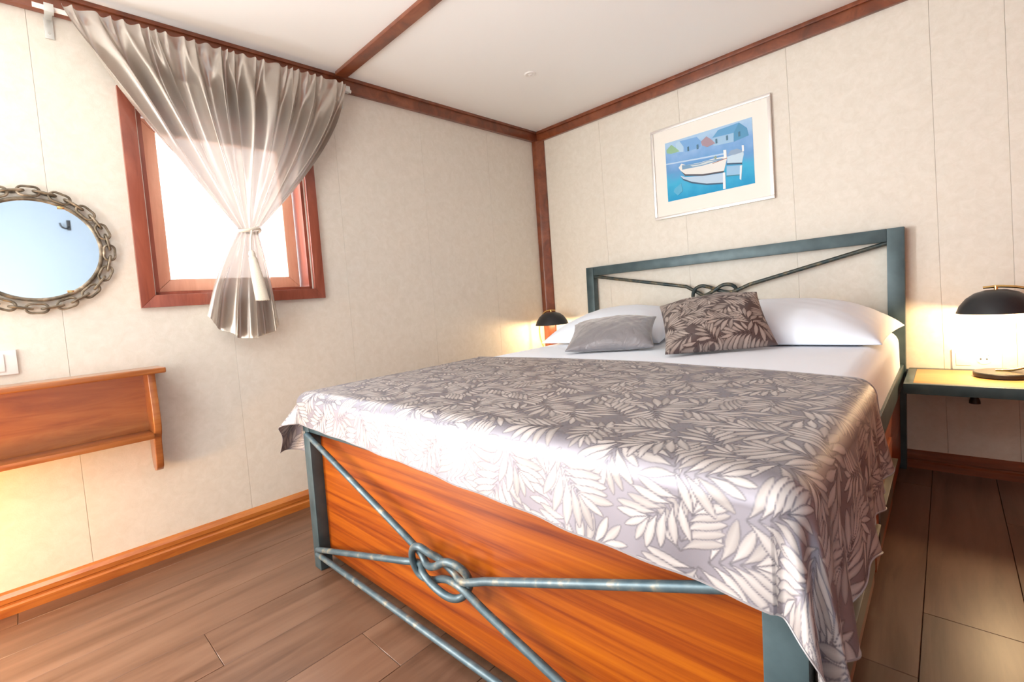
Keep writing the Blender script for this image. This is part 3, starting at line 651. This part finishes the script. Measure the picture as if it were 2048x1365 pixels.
# ------------------------------------------------------------------ curtain, rod, tieback
CO = .078
rod = thing('curtain_rod', 'thin white metal curtain rod along the ceiling trim over the window', 'curtain rod', WM(CO, -2.06, 2.03))
obj('rod', MB().tube([(CO, -2.625, 2.034), (CO, -1.495, 2.026)], .008, 12), WHITEP, rod, fmap=WM, smooth=True)
for y_ in (-2.585, -1.515):
    b_ = obj('rod_bracket', MB().box(CO-.012, CO+.012, y_-.012, y_+.012, 2.018, 2.046).box(0, CO-.012, y_-.010, y_+.010, 2.030, 2.036).box(.001, .005, y_-.012, y_+.012, 1.965, 2.036), ALU, rod, fmap=WM, bevel=.001)
    obj('screw', MB().lathe([(.0005,0),(.004,0),(.004,.002),(.0005,.002)], (0,0,0), 10), SCREW, b_, fmap=lambda x,y,z,yy=y_:WM(.005+z, yy+x, 1.985+y))
NU, NV = 560, 150
def curtain():
    u = np.linspace(0, 1, NU)[:, None]; out = []
    rngc = np.random.default_rng(5)
    warp = u + .012*np.sin(u*23+1) + .008*np.sin(u*51)
    ph = 2*PI*warp
    # upper part: rod to tie
    v = np.linspace(0, 1, NV)[None, :]
    ytop = -2.552 + (2.552-1.528)*u; ytie = -2.032 + (u-.5)*.075
    q = 1.10 + .38*u**1.5; f = v**q
    sag = -.012*np.sin(PI*v)*(1-u)
    y = ytop + (ytie-ytop)*f + sag
    z = 2.046 - (2.046-1.305)*(v**(1.0)) + 0*u
    env_top = np.clip(v/.05, .35, 1)
    hi = np.sin(ph*27 + .8*np.sin(ph*3)) ; midf = np.sin(ph*12.0 + 1.4*np.sin(ph*2)+.5) ; lo = np.sin(ph*6.0 + 1.0*np.sin(ph+.3))
    wh = np.exp(-v*7); wm = np.exp(-((v-.32)/.36)**2); wl = np.clip(v*1.3, 0, 1)*np.clip((1-v)*1.6+.35, 0, 1)
    x = CO + .019*np.exp(-v*12) + .008*hi*wh*env_top + .034*midf*wm*np.clip(v*5,0,1) + .024*lo*wl
    y = y + .004*np.cos(ph*27)*wh + .006*np.cos(ph*12+.5)*wm*np.clip(v*4,0,1)
    x = x + .012*np.sin(PI*v)
    # ruffle heading above the rod
    z = z + (.012*(.5+.5*np.sin(ph*27+1)))*np.exp(-v*60)
    P1 = np.stack([x, y, z+0*x], -1)
    # lower part: tie to hem
    w = np.linspace(0, 1, 90)[None, :]
    spread_ = .35*np.sin(PI/2*np.clip(w*1.3,0,1)) + .65*w
    yb = -2.222 + (2.222-1.935)*u; y2 = ytie + (yb-ytie)*spread_
    zb = .950 - .082*np.sin(PI*np.clip(u*1.0,0,1))**.8 - .055*u; z2 = 1.305 + (zb-1.305)*w
    lo2 = np.sin(2*PI*(u*3.6) + .4); lo3 = np.sin(2*PI*(u*8.3)+1.)
    A = np.clip(w*1.6, 0, 1)
    xx = CO + .020*np.sin(ph*6+1.0*np.sin(ph+.3))*(.35)*(1-A) + (.030*lo2 + .008*lo3)*A + .004*np.sin(PI*w)
    y2 = y2 + .010*np.cos(2*PI*u*3.6+.4)*A*np.sin(PI*u)
    P2 = np.stack([xx, y2, z2+0*xx], -1)
    return np.concatenate([P1, P2[:, 1:]], 1)
P = curtain(); P[..., 0] += .0373*P[..., 1] + .0168*P[..., 2]
grid_obj('curtain', P, CURT, WM(CO, -2.03, .86), label='grey beige satin curtain gathered on the rod and tied in the middle', category='curtain')
t = thing('curtain_tieback', 'cream tasselled cord tying the satin curtain together', 'tieback', WM(CO, -2.03, 1.29))
obj('cord', MB().tube([(CO + .034*math.cos(a), -2.032 + .046*math.sin(a), 1.304 + .006*math.sin(a*2)) for a in [2*PI*i/32 for i in range(32)]], .007, 8, closed=True), CREAMT, t, fmap=WM, smooth=True)
obj('cord', MB().tube(spline([(CO+.036,-2.030,1.30),(CO+.046,-2.040,1.26),(CO+.045,-2.044,1.215)], sub=6), .004, 8), CREAMT, t, fmap=WM, smooth=True)
TL = lambda x, y, z: WM(CO+.046+x, -2.044 + y + (1.215-z)*.12, z)
obj('tassel_knob', MB().lathe([(.002,.0),(.010,-.006),(.014,-.018),(.012,-.030),(.017,-.036)], (0,0,1.215), 18), CREAMT, t, fmap=TL, smooth=True)
n_f = 40; mb = MB()
for i in range(n_f):
    a = 2*PI*i/n_f
    for rr_, k in ((.0165, 1),(.010,.8)):
        mb.tube([(rr_*.85*math.cos(a), rr_*.85*math.sin(a), 1.182), (rr_*1.25*math.cos(a+.1), rr_*1.25*math.sin(a+.1), 1.10), (rr_*1.5*math.cos(a+.15), rr_*1.5*math.sin(a+.15), 1.0-.004*random.random())], .0021, 5)
obj('tassel_fringe', mb, CREAMT, t, fmap=TL, smooth=True, kind='stuff')
